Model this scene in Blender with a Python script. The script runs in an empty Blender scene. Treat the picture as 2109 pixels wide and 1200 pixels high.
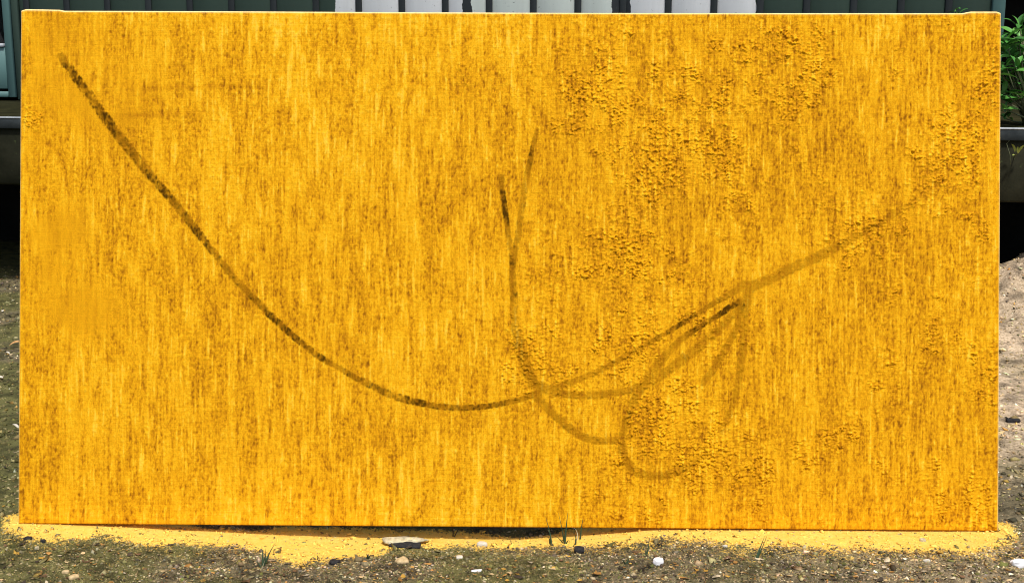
import bpy, math, random
import numpy as np
from mathutils import Matrix, Vector, Euler
R = math.radians
rng = np.random.default_rng(7)
random.seed(7)
sc = bpy.context.scene
C = sc.collection

# ------------------------------------------------------------------ camera
FPX, IW, IH = 2737.0, 2109.0, 1200.0
CAMH, PITCH, DAX = 1.6, R(12.0), 4.204
cam_d = bpy.data.cameras.new('camera')
cam = bpy.data.objects.new('camera', cam_d); C.objects.link(cam)
cam.location = (0, 0, CAMH)
cam.rotation_euler = (R(90) - PITCH, 0, 0)
cam_d.sensor_width = 36.0
cam_d.lens = FPX / IW * 36.0
cam_d.clip_start = 0.05; cam_d.clip_end = 400
sc.camera = cam

# ------------------------------------------------------------------ light
SUN_EL, SUN_AZ = R(62), R(17)          # azimuth: to the right of straight behind the camera
w = bpy.data.worlds.new('World'); sc.world = w; w.use_nodes = True
nt = w.node_tree; nt.nodes.clear()
sky = nt.nodes.new('ShaderNodeTexSky'); sky.sky_type = 'NISHITA'; sky.sun_disc = False
sky.sun_elevation = SUN_EL; sky.sun_rotation = math.pi - SUN_AZ
sky.air_density = 1.0; sky.dust_density = 3.0
bg = nt.nodes.new('ShaderNodeBackground'); bg.inputs['Strength'].default_value = 0.10
wo = nt.nodes.new('ShaderNodeOutputWorld')
nt.links.new(sky.outputs[0], bg.inputs[0]); nt.links.new(bg.outputs[0], wo.inputs[0])
sl = bpy.data.lights.new('sun', 'SUN'); sl.energy = 2.6; sl.angle = R(5); sl.color = (1, .965, .91)
sun = bpy.data.objects.new('sun', sl); C.objects.link(sun)
sd = Vector((math.sin(SUN_AZ) * math.cos(SUN_EL), -math.cos(SUN_AZ) * math.cos(SUN_EL), math.sin(SUN_EL)))
sun.rotation_euler = sd.to_track_quat('Z', 'Y').to_euler(); sun.location = sd * 20
sc.view_settings.view_transform = 'Standard'; sc.view_settings.look = 'None'
sc.view_settings.gamma = 1; sc.view_settings.use_curve_mapping = False
sc.view_settings.exposure = 0.52
sc.cycles.filter_width = 1.05

# ------------------------------------------------------------------ helpers
def ray(px, py):
    x = (px - IW / 2) / FPX; y = -(py - IH / 2) / FPX
    d = Vector((x, math.cos(PITCH) + y * math.sin(PITCH), -math.sin(PITCH) + y * math.cos(PITCH)))
    return d                                    # unit depth along the view axis
CO = Vector((0, 0, CAMH))
def at_z(px, py, z):
    d = ray(px, py); t = (z - CAMH) / d.z
    return CO + d * t
def at_plane(px, py, p, n):
    d = ray(px, py); t = (p - CO).dot(n) / d.dot(n)
    return CO + d * t
def sstep(a, b, x):
    t = np.clip((x - a) / (b - a), 0, 1); return t * t * (3 - 2 * t)
def _h(ix, iy, seed):
    n = (ix * 374761393 + iy * 668265263 + seed * 1442695041) & 0x7fffffff
    n = ((n ^ (n >> 13)) * 1274126177) & 0x7fffffff
    n = (n ^ (n >> 16)) & 0xffff
    return n / 65535.0
def vn(x, y, seed=0):                           # value noise 0..1
    x = np.asarray(x, float); y = np.asarray(y, float)
    ix = np.floor(x).astype(np.int64); iy = np.floor(y).astype(np.int64)
    fx = x - ix; fy = y - iy
    fx = fx * fx * (3 - 2 * fx); fy = fy * fy * (3 - 2 * fy)
    a = _h(ix, iy, seed); b = _h(ix + 1, iy, seed); c = _h(ix, iy + 1, seed); d = _h(ix + 1, iy + 1, seed)
    return (a * (1 - fx) + b * fx) * (1 - fy) + (c * (1 - fx) + d * fx) * fy
def fbm(x, y, seed=0, o=4):
    s = 0; a = .5; t = 0
    for k in range(o):
        s = s + a * vn(x * 2 ** k, y * 2 ** k, seed + k * 17); t += a; a *= .5
    return s / t

def mesh_np(name, v, quads=None, tris=None, smooth=False):
    me = bpy.data.meshes.new(name)
    v = np.asarray(v, np.float32)
    me.vertices.add(len(v)); me.vertices.foreach_set('co', v.ravel())
    lv = []; starts = []; n = 0
    if quads is not None and len(quads):
        q = np.asarray(quads, np.int32); lv.append(q.ravel()); starts.append(np.arange(len(q)) * 4); n = q.size
    if tris is not None and len(tris):
        t = np.asarray(tris, np.int32); lv.append(t.ravel()); starts.append(n + np.arange(len(t)) * 3)
    lv = np.concatenate(lv).astype(np.int32); starts = np.concatenate(starts).astype(np.int32)
    me.loops.add(len(lv)); me.loops.foreach_set('vertex_index', lv)
    me.polygons.add(len(starts)); me.polygons.foreach_set('loop_start', starts)
    me.update(calc_edges=True)
    if smooth: me.polygons.foreach_set('use_smooth', np.ones(len(starts), bool))
    return me
def col_attr(me, name, c):
    a = me.attributes.new(name, 'FLOAT_COLOR', 'POINT')
    c4 = np.ones((len(c), 4), np.float32); c4[:, :3] = c
    a.data.foreach_set('color', c4.ravel())
def flt_attr(me, name, f):
    a = me.attributes.new(name, 'FLOAT', 'POINT'); a.data.foreach_set('value', np.asarray(f, np.float32))

def link(name, me, mat, parent=None, loc=None, rot=None):
    o = bpy.data.objects.new(name, me); C.objects.link(o)
    if mat and not me.materials: me.materials.append(mat)
    if parent: o.parent = parent
    if loc is not None: o.location = loc
    if rot is not None: o.rotation_euler = rot
    return o
def tag(o, label=None, cat=None, group=None, kind=None):
    if label: o['label'] = label
    if cat: o['category'] = cat
    if group: o['group'] = group
    if kind: o['kind'] = kind
    return o
def empty(name, loc, rot=(0, 0, 0)):
    o = bpy.data.objects.new(name, None); C.objects.link(o); o.empty_display_size = .05
    o.location = loc; o.rotation_euler = rot
    return o
def box_v(x0, x1, y0, y1, z0, z1, b=0.0):
    """a box with bevelled long edges (all twelve), b = bevel"""
    if b <= 0:
        v = [(x, y, z) for z in (z0, z1) for y in (y0, y1) for x in (x0, x1)]
        q = [(0, 2, 3, 1), (4, 5, 7, 6), (0, 1, 5, 4), (2, 6, 7, 3), (0, 4, 6, 2), (1, 3, 7, 5)]
        return np.array(v, float), q, []
    import bmesh
    bm = bmesh.new(); bmesh.ops.create_cube(bm, size=1)
    for ve in bm.verts:
        ve.co = Vector(((x0 + x1) / 2 + ve.co.x * (x1 - x0), (y0 + y1) / 2 + ve.co.y * (y1 - y0), (z0 + z1) / 2 + ve.co.z * (z1 - z0)))
    bmesh.ops.bevel(bm, geom=bm.edges[:], offset=b, segments=1, affect='EDGES', profile=.5)
    bm.verts.index_update()
    v = np.array([ve.co[:] for ve in bm.verts]); f = [[q.index for q in fa.verts] for fa in bm.faces]
    bm.free()
    return v, [x for x in f if len(x) == 4], [x for x in f if len(x) == 3]
def box(name, dims, mat, parent=None, b=0.0):
    v, q, t = box_v(*dims, b=b)
    return link(name, mesh_np(name, v, q, t), mat, parent)
def join(parts):
    vs = []; qs = []; ts = []; n = 0
    for v, q, t in parts:
        vs.append(v); qs += [tuple(i + n for i in f) for f in q]; ts += [tuple(i + n for i in f) for f in t]; n += len(v)
    return np.vstack(vs), qs, ts
def tube(pts, rad, seg=6):
    pts = [Vector(p) for p in pts]; V = []; Q = []
    for i, p in enumerate(pts):
        d = (pts[min(i + 1, len(pts) - 1)] - pts[max(i - 1, 0)]).normalized()
        a = d.orthogonal().normalized(); b = d.cross(a)
        r = rad[i] if hasattr(rad, '__len__') else rad
        for k in range(seg):
            t = 2 * math.pi * k / seg; V.append(tuple(p + a * (r * math.cos(t)) + b * (r * math.sin(t))))
    for i in range(len(pts) - 1):
        for k in range(seg):
            k2 = (k + 1) % seg; Q.append((i * seg + k, i * seg + k2, (i + 1) * seg + k2, (i + 1) * seg + k))
    T = [(0, k + 1, k) for k in range(1, seg - 1)]
    o = (len(pts) - 1) * seg; T += [(o, o + k, o + k + 1) for k in range(1, seg - 1)]
    return np.array(V), Q, T

# ------------------------------------------------------------------ materials
def mat(name):
    m = bpy.data.materials.new(name); m.use_nodes = True
    t = m.node_tree; b = t.nodes['Principled BSDF']
    return m, t, b
def N(t, typ, **kw):
    n = t.nodes.new(typ)
    for k, v in kw.items():
        if k in n.inputs: n.inputs[k].default_value = v
        else: setattr(n, k, v)
    return n
def noise(t, scale, detail=4, vec=None, rough=.6, dist=0):
    n = N(t, 'ShaderNodeTexNoise'); n.inputs['Scale'].default_value = scale; n.inputs['Detail'].default_value = detail
    n.inputs['Roughness'].default_value = rough; n.inputs['Distortion'].default_value = dist
    if vec is not None: t.links.new(vec, n.inputs['Vector'])
    return n
def ramp(t, fac, stops, interp='LINEAR'):
    r = N(t, 'ShaderNodeValToRGB'); r.color_ramp.interpolation = interp
    e = r.color_ramp.elements
    while len(e) < len(stops): e.new(.5)
    for i, (p, c) in enumerate(stops):
        e[i].position = p; e[i].color = (*c, 1) if hasattr(c, '__len__') else (c, c, c, 1)
    t.links.new(fac, r.inputs[0]); return r
def mix(t, fac, a, b, blend='MIX'):
    m = N(t, 'ShaderNodeMix'); m.data_type = 'RGBA'; m.blend_type = blend
    for s, v in ((0, fac), (6, a), (7, b)):
        if hasattr(v, 'is_linked') or hasattr(v, 'links'): t.links.new(v, m.inputs[s])
        elif hasattr(v, '__len__'): m.inputs[s].default_value = (*v, 1)
        else: m.inputs[s].default_value = v
    return m.outputs[2]
def bump(t, b, h, strength, dist):
    n = N(t, 'ShaderNodeBump'); n.inputs['Strength'].default_value = strength; n.inputs['Distance'].default_value = dist
    t.links.new(h, n.inputs['Height']); t.links.new(n.outputs[0], b.inputs['Normal']); return n
def geo_pos(t): return N(t, 'ShaderNodeNewGeometry').outputs['Position']
def objco(t): return N(t, 'ShaderNodeTexCoord').outputs['Object']

def simple(name, c1, c2, scale=20, rough=.8, bs=.3, bd=.003, stretch=None, metal=0, wear=None):
    m, t, b = mat(name)
    co = geo_pos(t)
    if stretch:
        mp = N(t, 'ShaderNodeMapping'); mp.inputs['Scale'].default_value = stretch
        t.links.new(co, mp.inputs[0]); co = mp.outputs[0]
    n = noise(t, scale, 6, co)
    r = ramp(t, n.outputs[0], [(.3, c1), (.7, c2)])
    out = r.outputs[0]
    if wear:
        n2 = noise(t, scale * 3.1, 5, co, .7); r2 = ramp(t, n2.outputs[0], [(.60, 0.), (.68, 1.)])
        out = mix(t, r2.outputs[0], out, wear)
    t.links.new(out, b.inputs['Base Color'])
    b.inputs['Roughness'].default_value = rough; b.inputs['Metallic'].default_value = metal
    if rough > .8: b.inputs['Specular IOR Level'].default_value = .08
    bump(t, b, n.outputs[0], bs, bd)
    return m

M = {}
# painted canvas: pigment per vertex + weave
m, t, b = mat('canvas_paint'); M['canvas'] = m
a = N(t, 'ShaderNodeAttribute', attribute_name='pigment')
co = objco(t)
ng = noise(t, 330, 2, co, .6); rg = ramp(t, ng.outputs[0], [(.3, .80), (.7, 1.14)])
mp = N(t, 'ShaderNodeMapping'); mp.inputs['Scale'].default_value = (900, 1, 160); t.links.new(co, mp.inputs[0])
n1 = noise(t, 1.0, 3, mp.outputs[0]); r1 = ramp(t, n1.outputs[0], [(.25, .86), (.75, 1.1)])
c1 = mix(t, 1.0, a.outputs['Color'], r1.outputs[0], 'MULTIPLY')
c1 = mix(t, 1.0, c1, rg.outputs[0], 'MULTIPLY')
t.links.new(c1, b.inputs['Base Color'])
b.inputs['Roughness'].default_value = .78; b.inputs['Specular IOR Level'].default_value = .04
wv = N(t, 'ShaderNodeTexWave', wave_type='BANDS', bands_direction='Z'); wv.inputs['Scale'].default_value = 55; wv.inputs['Distortion'].default_value = 3
wv.inputs['Detail'].default_value = 2
t.links.new(co, wv.inputs['Vector'])
ad = N(t, 'ShaderNodeMath', operation='ADD'); wm = N(t, 'ShaderNodeMath', operation='MULTIPLY'); wm.inputs[1].default_value = .45; t.links.new(wv.outputs['Fac'], wm.inputs[0]); t.links.new(wm.outputs[0], ad.inputs[0])
m3 = N(t, 'ShaderNodeMath', operation='MULTIPLY'); m3.inputs[1].default_value = 1.6; t.links.new(n1.outputs[0], m3.inputs[0]); t.links.new(m3.outputs[0], ad.inputs[1])
a2 = N(t, 'ShaderNodeMath', operation='MULTIPLY_ADD'); a2.inputs[1].default_value = 4; t.links.new(ng.outputs[0], a2.inputs[0]); t.links.new(ad.outputs[0], a2.inputs[2]); ad = a2
bump(t, b, ad.outputs[0], .5, .0005)

# ground / gravel share one overspray function
PAINT = (.93, .50, .055)
def paint_mix(t, base, sc_=150.0):
    a = N(t, 'ShaderNodeAttribute', attribute_name='spray')
    p = geo_pos(t)
    n = noise(t, sc_, 3, p, .6); n2 = noise(t, 38, 3, p, .6)
    s = N(t, 'ShaderNodeMath', operation='MULTIPLY_ADD'); s.inputs[1].default_value = 1.3; s.inputs[2].default_value = -.62
    t.links.new(n.outputs[0], s.inputs[0])
    s2 = N(t, 'ShaderNodeMath', operation='MULTIPLY_ADD'); s2.inputs[1].default_value = .8; s2.inputs[2].default_value = -.40
    t.links.new(n2.outputs[0], s2.inputs[0])
    ad = N(t, 'ShaderNodeMath', operation='ADD'); t.links.new(s.outputs[0], ad.inputs[0]); t.links.new(s2.outputs[0], ad.inputs[1])
    ad2 = N(t, 'ShaderNodeMath', operation='ADD'); t.links.new(ad.outputs[0], ad2.inputs[0]); t.links.new(a.outputs['Fac'], ad2.inputs[1])
    r = ramp(t, ad2.outputs[0], [(.28, 0.), (.60, 1.)])
    n4 = noise(t, 60, 4, p); pc = ramp(t, n4.outputs[0], [(.3, (.88, .53, .075)), (.7, (.93, .64, .14))])
    return mix(t, r.outputs[0], base, pc.outputs[0])

m, t, b = mat('ground_soil'); M['ground'] = m
p = geo_pos(t)
n1 = noise(t, 3.2, 5, p); n2 = noise(t, 90, 5, p, .75); n3 = noise(t, 330, 3, p, .7)
soil = ramp(t, n2.outputs[0], [(.25, (.035, .03, .018)), (.5, (.14, .115, .062)), (.75, (.32, .265, .15))])
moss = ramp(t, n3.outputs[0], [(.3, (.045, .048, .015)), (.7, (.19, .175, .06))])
mm = ramp(t, n1.outputs[0], [(.42, 0.), (.60, .85)])
sandc = ramp(t, n2.outputs[0], [(.30, (.14, .095, .055)), (.48, (.54, .40, .255)), (.68, (.80, .63, .44))])
sa = N(t, 'ShaderNodeAttribute', attribute_name='sand')
ma = N(t, 'ShaderNodeAttribute', attribute_name='moss')
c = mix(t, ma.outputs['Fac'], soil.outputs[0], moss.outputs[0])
c = mix(t, sa.outputs['Fac'], c, sandc.outputs[0])
nd_ = noise(t, 11, 4, p, .65); rd = ramp(t, nd_.outputs[0], [(.36, .42), (.56, 1.15)])
c = mix(t, 1.0, c, rd.outputs[0], 'MULTIPLY')
c = paint_mix(t, c)
t.links.new(c, b.inputs['Base Color']); b.inputs['Roughness'].default_value = .95; b.inputs['Specular IOR Level'].default_value = .2
ad = N(t, 'ShaderNodeMath', operation='ADD'); t.links.new(n2.outputs[0], ad.inputs[0]); t.links.new(n3.outputs[0], ad.inputs[1])
bump(t, b, ad.outputs[0], .8, .006)

m, t, b = mat('gravel_stone'); M['gravel'] = m
a = N(t, 'ShaderNodeAttribute', attribute_name='pigment')
p = geo_pos(t); n1 = noise(t, 260, 3, p)
r1 = ramp(t, n1.outputs[0], [(.25, .65), (.75, 1.2)])
c = mix(t, 1.0, a.outputs['Color'], r1.outputs[0], 'MULTIPLY')
nd_ = noise(t, 11, 4, p, .65); rd = ramp(t, nd_.outputs[0], [(.36, .5), (.56, 1.12)])
c = mix(t, 1.0, c, rd.outputs[0], 'MULTIPLY')
c = paint_mix(t, c)
t.links.new(c, b.inputs['Base Color']); b.inputs['Roughness'].default_value = .85; b.inputs['Specular IOR Level'].default_value = .2

M['green'] = None
M['batten'] = simple('batten_paint', (.018, .024, .027), (.036, .046, .05), 6, .75, .2, .002, (1, 1, .15), wear=None)
M['teal'] = simple('teal_paint', (.075, .16, .155), (.10, .20, .19), 4, .55, .15, .001, (1, 1, .2))
M['dark'] = simple('shade_black', (.010, .010, .010), (.02, .02, .02), 5, .85, .3, .003)  # near-black colour puts the shade of bay and hollow into the surface
M['roof'] = simple('roof_felt', (.04, .04, .04), (.07, .07, .068), 9, .9)
M['concrete'] = simple('mossy_concrete', (.010, .011, .006), (.030, .030, .018), 5, .92, .6, .008, wear=(.05, .065, .025))
M['slabtop'] = simple('platform_top', (.012, .012, .005), (.030, .029, .011), 7, .95, .5, .006)
M['steel'] = simple('weathered_steel', (.018, .022, .024), (.04, .048, .05), 14, .85, .2, .001)
M['steeledge'] = simple('steel_edge_glint', (.30, .33, .35), (.55, .58, .60), 25, .45, .2, .001, metal=.2)  # light steel colour carrying the painted highlights of edge and sill
M['wood'] = simple('raw_pine', (.38, .25, .12), (.52, .36, .19), 12, .8, .2, .001, (1, 1, .1))
M['stone'] = simple('pale_stone', (.42, .38, .29), (.66, .62, .52), 60, .85, .5, .003)
M['white_stone'] = simple('white_stone', (.72, .72, .73), (.88, .87, .88), 80, .8, .4, .002)
M['tan_stone'] = simple('tan_stone', (.40, .29, .14), (.60, .46, .26), 90, .85, .5, .003)
M['clod'] = simple('clod_or_shade', (.015, .015, .016), (.045, .043, .042), 120, .95, .7, .004)
M['slab'] = simple('spray_dusted_slab', (.26, .23, .15), (.70, .62, .40), 55, .85, .5, .003, wear=(.80, .50, .10))
M['grass'] = simple('grass_blade', (.030, .065, .030), (.055, .10, .045), 40, .6, .1, .0005)
M['straw'] = simple('dry_blade', (.42, .36, .20), (.6, .52, .32), 60, .7, .1, .0005)
M['twig'] = simple('dark_twig', (.03, .022, .016), (.07, .055, .04), 80, .9)
M['orange_leaf'] = simple('orange_leaf', (.42, .20, .06), (.60, .34, .13), 70, .7, .2, .001)
M['sprout'] = simple('sprout_leaf', (.22, .27, .05), (.38, .42, .10), 30, .5)
M['stem'] = simple('green_stem', (.05, .07, .025), (.10, .10, .04), 40, .7)
m, t, b = mat('shrub_leaf'); M['leaf'] = m
oi = N(t, 'ShaderNodeObjectInfo')
r = ramp(t, oi.outputs['Random'], [(0, (.03, .11, .022)), (.5, (.075, .26, .045)), (1, (.15, .38, .07))])
t.links.new(r.outputs[0], b.inputs['Base Color']); b.inputs['Roughness'].default_value = .35
m, t, b = mat('window_glass'); M['glass'] = m
b.inputs['Base Color'].default_value = (.012, .012, .013, 1); b.inputs['Roughness'].default_value = .12

# ------------------------------------------------------------------ the painting's frame of reference
W = 2019.5 / 651; H = 1059.5 / 651
YAW, ROLL, LEAN = R(.75), R(.15), R(12)
bc = CO + ray(1042, 1085) * DAX
PM = Matrix.Translation(bc) @ Matrix.Rotation(-YAW, 4, 'Z') @ Matrix.Rotation(-LEAN, 4, 'X') @ Matrix.Rotation(ROLL, 4, 'Y')
cL = PM @ Vector((-W / 2, 0, 0)); cR = PM @ Vector((W / 2, 0, 0))
def edge_y(x): return cL.y + (np.asarray(x) - cL.x) / (cR.x - cL.x) * (cR.y - cL.y)
def edge_z(x): return cL.z + (np.asarray(x) - cL.x) / (cR.x - cL.x) * (cR.z - cL.z)

# platform line (needed by the terrain too)
PZ = 1.0
PA = at_z(0, 242, PZ); PB = at_z(2109, 265, PZ)
ex = (PB - PA).normalized(); ey = Vector((-ex.y, ex.x, 0)); PANG = math.atan2(ex.y, ex.x)

# ------------------------------------------------------------------ terrain
gx = (np.array([-100, 0, 40, 120, 300, 450, 560, 640, 800, 1000, 1080, 1180, 1250, 1330, 1400, 1500, 1800, 2050, 2200]) - 1050) / 651
gg = np.array([0, 0, 0.5, 3, 12, 20, 27, 30, 32, 34, 32, 24, 17, 7, 4.5, 4, 4, 3, 0]) / 640
mound_c = at_z(2140, 602, .15)
def zg(x, y):
    x = np.asarray(x, float); y = np.asarray(y, float)
    ye = edge_y(np.clip(x, -2, 2)); ze = edge_z(np.clip(x, -2, 2))
    wgt = np.exp(-np.where(y < ye, ((y - ye) / .22) ** 2, ((y - ye) / .45) ** 2)) * sstep(2.4, 1.7, np.abs(x))
    prof = ze - np.interp(x, gx, gg)
    gen = (fbm(x * 1.1, y * 1.1, 3, 3) - .5) * .06 * sstep(4.2, 6, y + np.abs(x)) + (fbm(x * 5, y * 5, 9, 3) - .5) * .016 - .006
    z = wgt * prof + (1 - wgt) * gen
    lump = (fbm(x * 30, y * 30, 21, 3) - .5) * .010 + (fbm(x * 9, y * 9, 31, 2) - .5) * .010
    near = np.exp(-((y - ye) / .05) ** 2) * sstep(1.75, 1.6, np.abs(x))
    z = z + lump * (1 - .8 * near)
    # heap of sand by the platform, right
    dx = (x - mound_c.x - .30) / 1.0; dy = (y - mound_c.y) / .75
    r2 = dx * dx + dy * dy
    z = z + .38 * np.exp(-r2 * 1.5) * (1 + .5 * (fbm(x * 4, y * 4, 41, 3) - .5)) + .10 * np.exp(-r2) * (fbm(x * 9, y * 9, 51, 4) - .5)
    # ruts across the gravel at the right
    for (yr, k) in ((5.30, .020), (5.13, .012)):
        yy = y - yr - .25 * (x - 1.9) * -.35 - .05 * (fbm(x * 4, 0 * y, 61, 2) - .5)
        z = z - k * np.exp(-(yy / .03) ** 2) * sstep(1.2, 1.7, x)
    return z
def ground_at(px, py):
    z = 0.0
    for _ in range(12):
        p = at_z(px, py, z); z = float(zg(p.x, p.y))
    return at_z(px, py, z)

# overspray strip, outline read off as ground points
bnd = [(-60, 1072), (5, 1080), (22, 1094), (47, 1104), (85, 1110), (114, 1111), (150, 1109), (185, 1101), (200, 1097), (220, 1099), (249, 1109), (277, 1116), (300, 1118),
       (380, 1118), (460, 1121), (500, 1124), (540, 1133), (557, 1143), (588, 1150), (631, 1157), (673, 1152), (716, 1146), (760, 1142), (790, 1138),
       (812, 1126), (840, 1122), (900, 1122), (1000, 1124), (1060, 1127), (1133, 1122), (1180, 1124), (1210, 1119), (1270, 1119), (1318, 1114), (1342, 1108), (1380, 1104), (1440, 1111),
       (1480, 1116), (1516, 1121), (1560, 1121), (1640, 1120), (1700, 1128), (1830, 1127), (1895, 1129), (1960, 1133), (2000, 1135), (2035, 1128), (2070, 1117), (2090, 1106), (2095, 1094), (2160, 1084)]
bp = [ground_at(*q) for q in bnd]
bx = np.array([p.x for p in bp]); by = np.array([p.y for p in bp])
def spray(x, y):
    """1 inside the sprayed strip, falling to 0 outside"""
    x = np.asarray(x, float); y = np.asarray(y, float)
    yb = np.interp(x, bx, by)
    ye = edge_y(x)
    s = sstep(-.075, .060, y - yb + .05 * (fbm(x * 22, y * 22, 111, 3) - .5))
    s = np.maximum(s, (.20 + .14 * sstep(-.4, .4, x)) * sstep(-.20, .0, y - yb))
    pxx = x * 651 + 1050
    back = ye + .065 - .058 * np.clip(np.exp(-((pxx - 470) / 85) ** 4) + np.exp(-((pxx - 178) / 45) ** 4) + np.exp(-((pxx - 1085) / 90) ** 4) + .6 * np.exp(-((pxx - 1380) / 60) ** 4), 0, 1) + .05 * (fbm(x * 6, 0 * x, 71, 3) - .4)
    s = s * sstep(.05, -.01, y - back)
    s = s * sstep(cL.x - .09, cL.x - .02, x) * sstep(cR.x + .10, cR.x + .01, x)
    return s
def sandm(x, y):
    s = sstep(1.2, 1.75, x) * sstep(4.15, 4.9, y) + .30 * sstep(.3, 1.6, x + .6 * (fbm(x * 2, y * 2, 81, 3) - .5)) * sstep(4.3, 3.6, y)
    return np.clip(s * (.75 + .6 * (fbm(x * 7, y * 7, 91, 3) - .4)), 0, 1)

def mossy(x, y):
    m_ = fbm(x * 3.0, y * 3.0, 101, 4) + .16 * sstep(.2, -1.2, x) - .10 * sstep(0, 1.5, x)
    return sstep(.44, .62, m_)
def axis(parts):
    out = []
    for a, b, s in parts: out.append(np.arange(a, b, s))
    return np.unique(np.concatenate(out).round(5))
xs = axis([(-60, -8, 4), (-8, -3.4, .25), (-3.4, -1.9, .05), (-1.9, 1.9, .012), (1.9, 4.6, .035), (4.6, 8, .25), (8, 60.1, 4)])
ys = axis([(-40, -2, 4), (-2, 2.5, .3), (2.5, 3.25, .03), (3.25, 4.25, .009), (4.25, 8.8, .035), (8.8, 14, .3), (14, 80, 5)])
X, Y = np.meshgrid(xs, ys)
Z = zg(X, Y)
nx, ny = len(xs), len(ys)
idx = np.arange(nx * ny).reshape(ny, nx)
Q = np.stack([idx[:-1, :-1], idx[:-1, 1:], idx[1:, 1:], idx[1:, :-1]], -1).reshape(-1, 4)
me = mesh_np('ground', np.stack([X, Y, Z], -1).reshape(-1, 3), Q, smooth=True)
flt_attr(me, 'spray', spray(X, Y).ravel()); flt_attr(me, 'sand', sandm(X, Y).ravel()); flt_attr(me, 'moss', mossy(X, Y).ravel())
ground = link('ground', me, M['ground']); tag(ground, kind='structure')

# ------------------------------------------------------------------ loading platform
PF = empty('loading_platform', PA, (0, 0, PANG))
tag(PF, 'low mossy concrete loading platform with steel edge and dark hollow below', 'platform')
PL = (PB - PA).length
nrm = Vector((ey.x, ey.y, 0))
SB = at_plane(0, 381, PA, nrm).z - PZ           # underside of the slab, below its top
x0, x1 = -4.0, PL + 4.0
DEP = 3.2
box('slab', (x0, x1, 0.012, DEP, SB, -.055), M['concrete'], PF, .012)
box('top_surface', (x0, x1, .03, DEP, -.052, -.004), M['slabtop'], PF)
box('edge_channel', (x0, x1, -.008, .010, -.062, -.006), M['steel'], PF, .003)
box('edge_strip', (x0, x1, -.010, .028, -.0045, .003), M['steeledge'], PF, .0015)  # pale strip paints the highlight along the channel's top edge
for k in range(7):
    xx = x0 + .3 + k * (x1 - x0 - .6) / 6
    box('pillar', (xx - .15, xx + .15, .9, 1.2, -PZ - .1, SB - .002), M['concrete'], PF, .01)
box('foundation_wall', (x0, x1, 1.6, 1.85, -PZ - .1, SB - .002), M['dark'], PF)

# ------------------------------------------------------------------ green shed
wl = at_z(0, 206, PZ)
WD = (wl - PA).dot(ey)                          # distance of the wall behind the platform edge
SH = empty('green_shed', PA + ey * WD, (0, 0, PANG))
tag(SH, 'dark green boarded shed with battens, white painted patches and a teal door', 'shed')
wp = PA + ey * WD
def sx(px, py=12): return (at_plane(px, py, wp, nrm) - wp).dot(ex)
s0, s1 = sx(55), sx(2053)
pitch = (s1 - s0) / 22
WT = 3.8                                       # wall height above the platform
# paint zones along the wall: green, white patch, dark gap, pale patch, dark gap, white, green
m, t, b = mat('wall_paint'); M['wall'] = m
g = N(t, 'ShaderNodeNewGeometry')
vs = N(t, 'ShaderNodeVectorMath', operation='SUBTRACT'); t.links.new(g.outputs['Position'], vs.inputs[0]); vs.inputs[1].default_value = wp
dt = N(t, 'ShaderNodeVectorMath', operation='DOT_PRODUCT'); t.links.new(vs.outputs[0], dt.inputs[0]); dt.inputs[1].default_value = ex
sz = N(t, 'ShaderNodeSeparateXYZ'); t.links.new(g.outputs['Position'], sz.inputs[0])
nd = noise(t, 7, 4, g.outputs['Position'])
off = N(t, 'ShaderNodeMath', operation='MULTIPLY_ADD'); off.inputs[1].default_value = .07; t.links.new(nd.outputs[0], off.inputs[0]); t.links.new(dt.outputs['Value'], off.inputs[2])
zones = [(s0 - 3, 0), (sx(683), 1), (sx(938), 2), (sx(958), 3), (sx(1256), 2), (sx(1281), 1), (sx(1545), 0)]
za, zb = s0 - 4, s1 + 4
mr = N(t, 'ShaderNodeMapRange'); mr.inputs['From Min'].default_value = za + .035; mr.inputs['From Max'].default_value = zb + .035
t.links.new(off.outputs[0], mr.inputs['Value'])
cols = {0: (.040, .074, .056), 1: (.86, .89, .90), 2: (.030, .038, .044), 3: (.72, .80, .74)}
rz = ramp(t, mr.outputs[0], [((z - za) / (zb - za) if i else 0, cols[c]) for i, (z, c) in enumerate(zones)], 'CONSTANT')
n2 = noise(t, 45, 4, g.outputs['Position'], .7); chip = ramp(t, n2.outputs[0], [(.66, 0.), (.70, .8)])
mpn = N(t, 'ShaderNodeMapping'); mpn.inputs['Scale'].default_value = (6, 6, .7); t.links.new(g.outputs['Position'], mpn.inputs[0])
n3 = noise(t, 2, 5, mpn.outputs[0]); st = ramp(t, n3.outputs[0], [(.3, .92), (.7, 1.06)])
c = mix(t, chip.outputs[0], rz.outputs[0], (.05, .075, .065)); c = mix(t, 1.0, c, st.outputs[0], 'MULTIPLY')
t.links.new(c, b.inputs['Base Color']); b.inputs['Roughness'].default_value = .7
bump(t, b, n3.outputs[0], .3, .003)
# boards and battens, each its own piece
bw = pitch - .006
bv, bq, bt = box_v(-bw / 2, bw / 2, 0, .022, 0, WT, .003)
bme = mesh_np('board', bv, bq, bt); bme.materials.append(M['wall'])
nv, nq, ntt = box_v(-.021, .021, -.012, -.001, 0, WT - .01, .003)
nme = mesh_np('batten', nv, nq, ntt); nme.materials.append(M['batten'])
def wall_run(first, last, battens=True):
    for k in range(first, last + 1):
        s = s0 + k * pitch
        link('board', bme, None, SH, (s + pitch / 2, random.uniform(-.002, .002), .004))
        if battens: link('batten', nme, None, SH, (s, 0, .006))
wall_run(0, 21)
box('corner_post', (s1 - .03, s1 + .045, -.03, .03, .004, WT), M['teal'], SH, .004)
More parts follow.
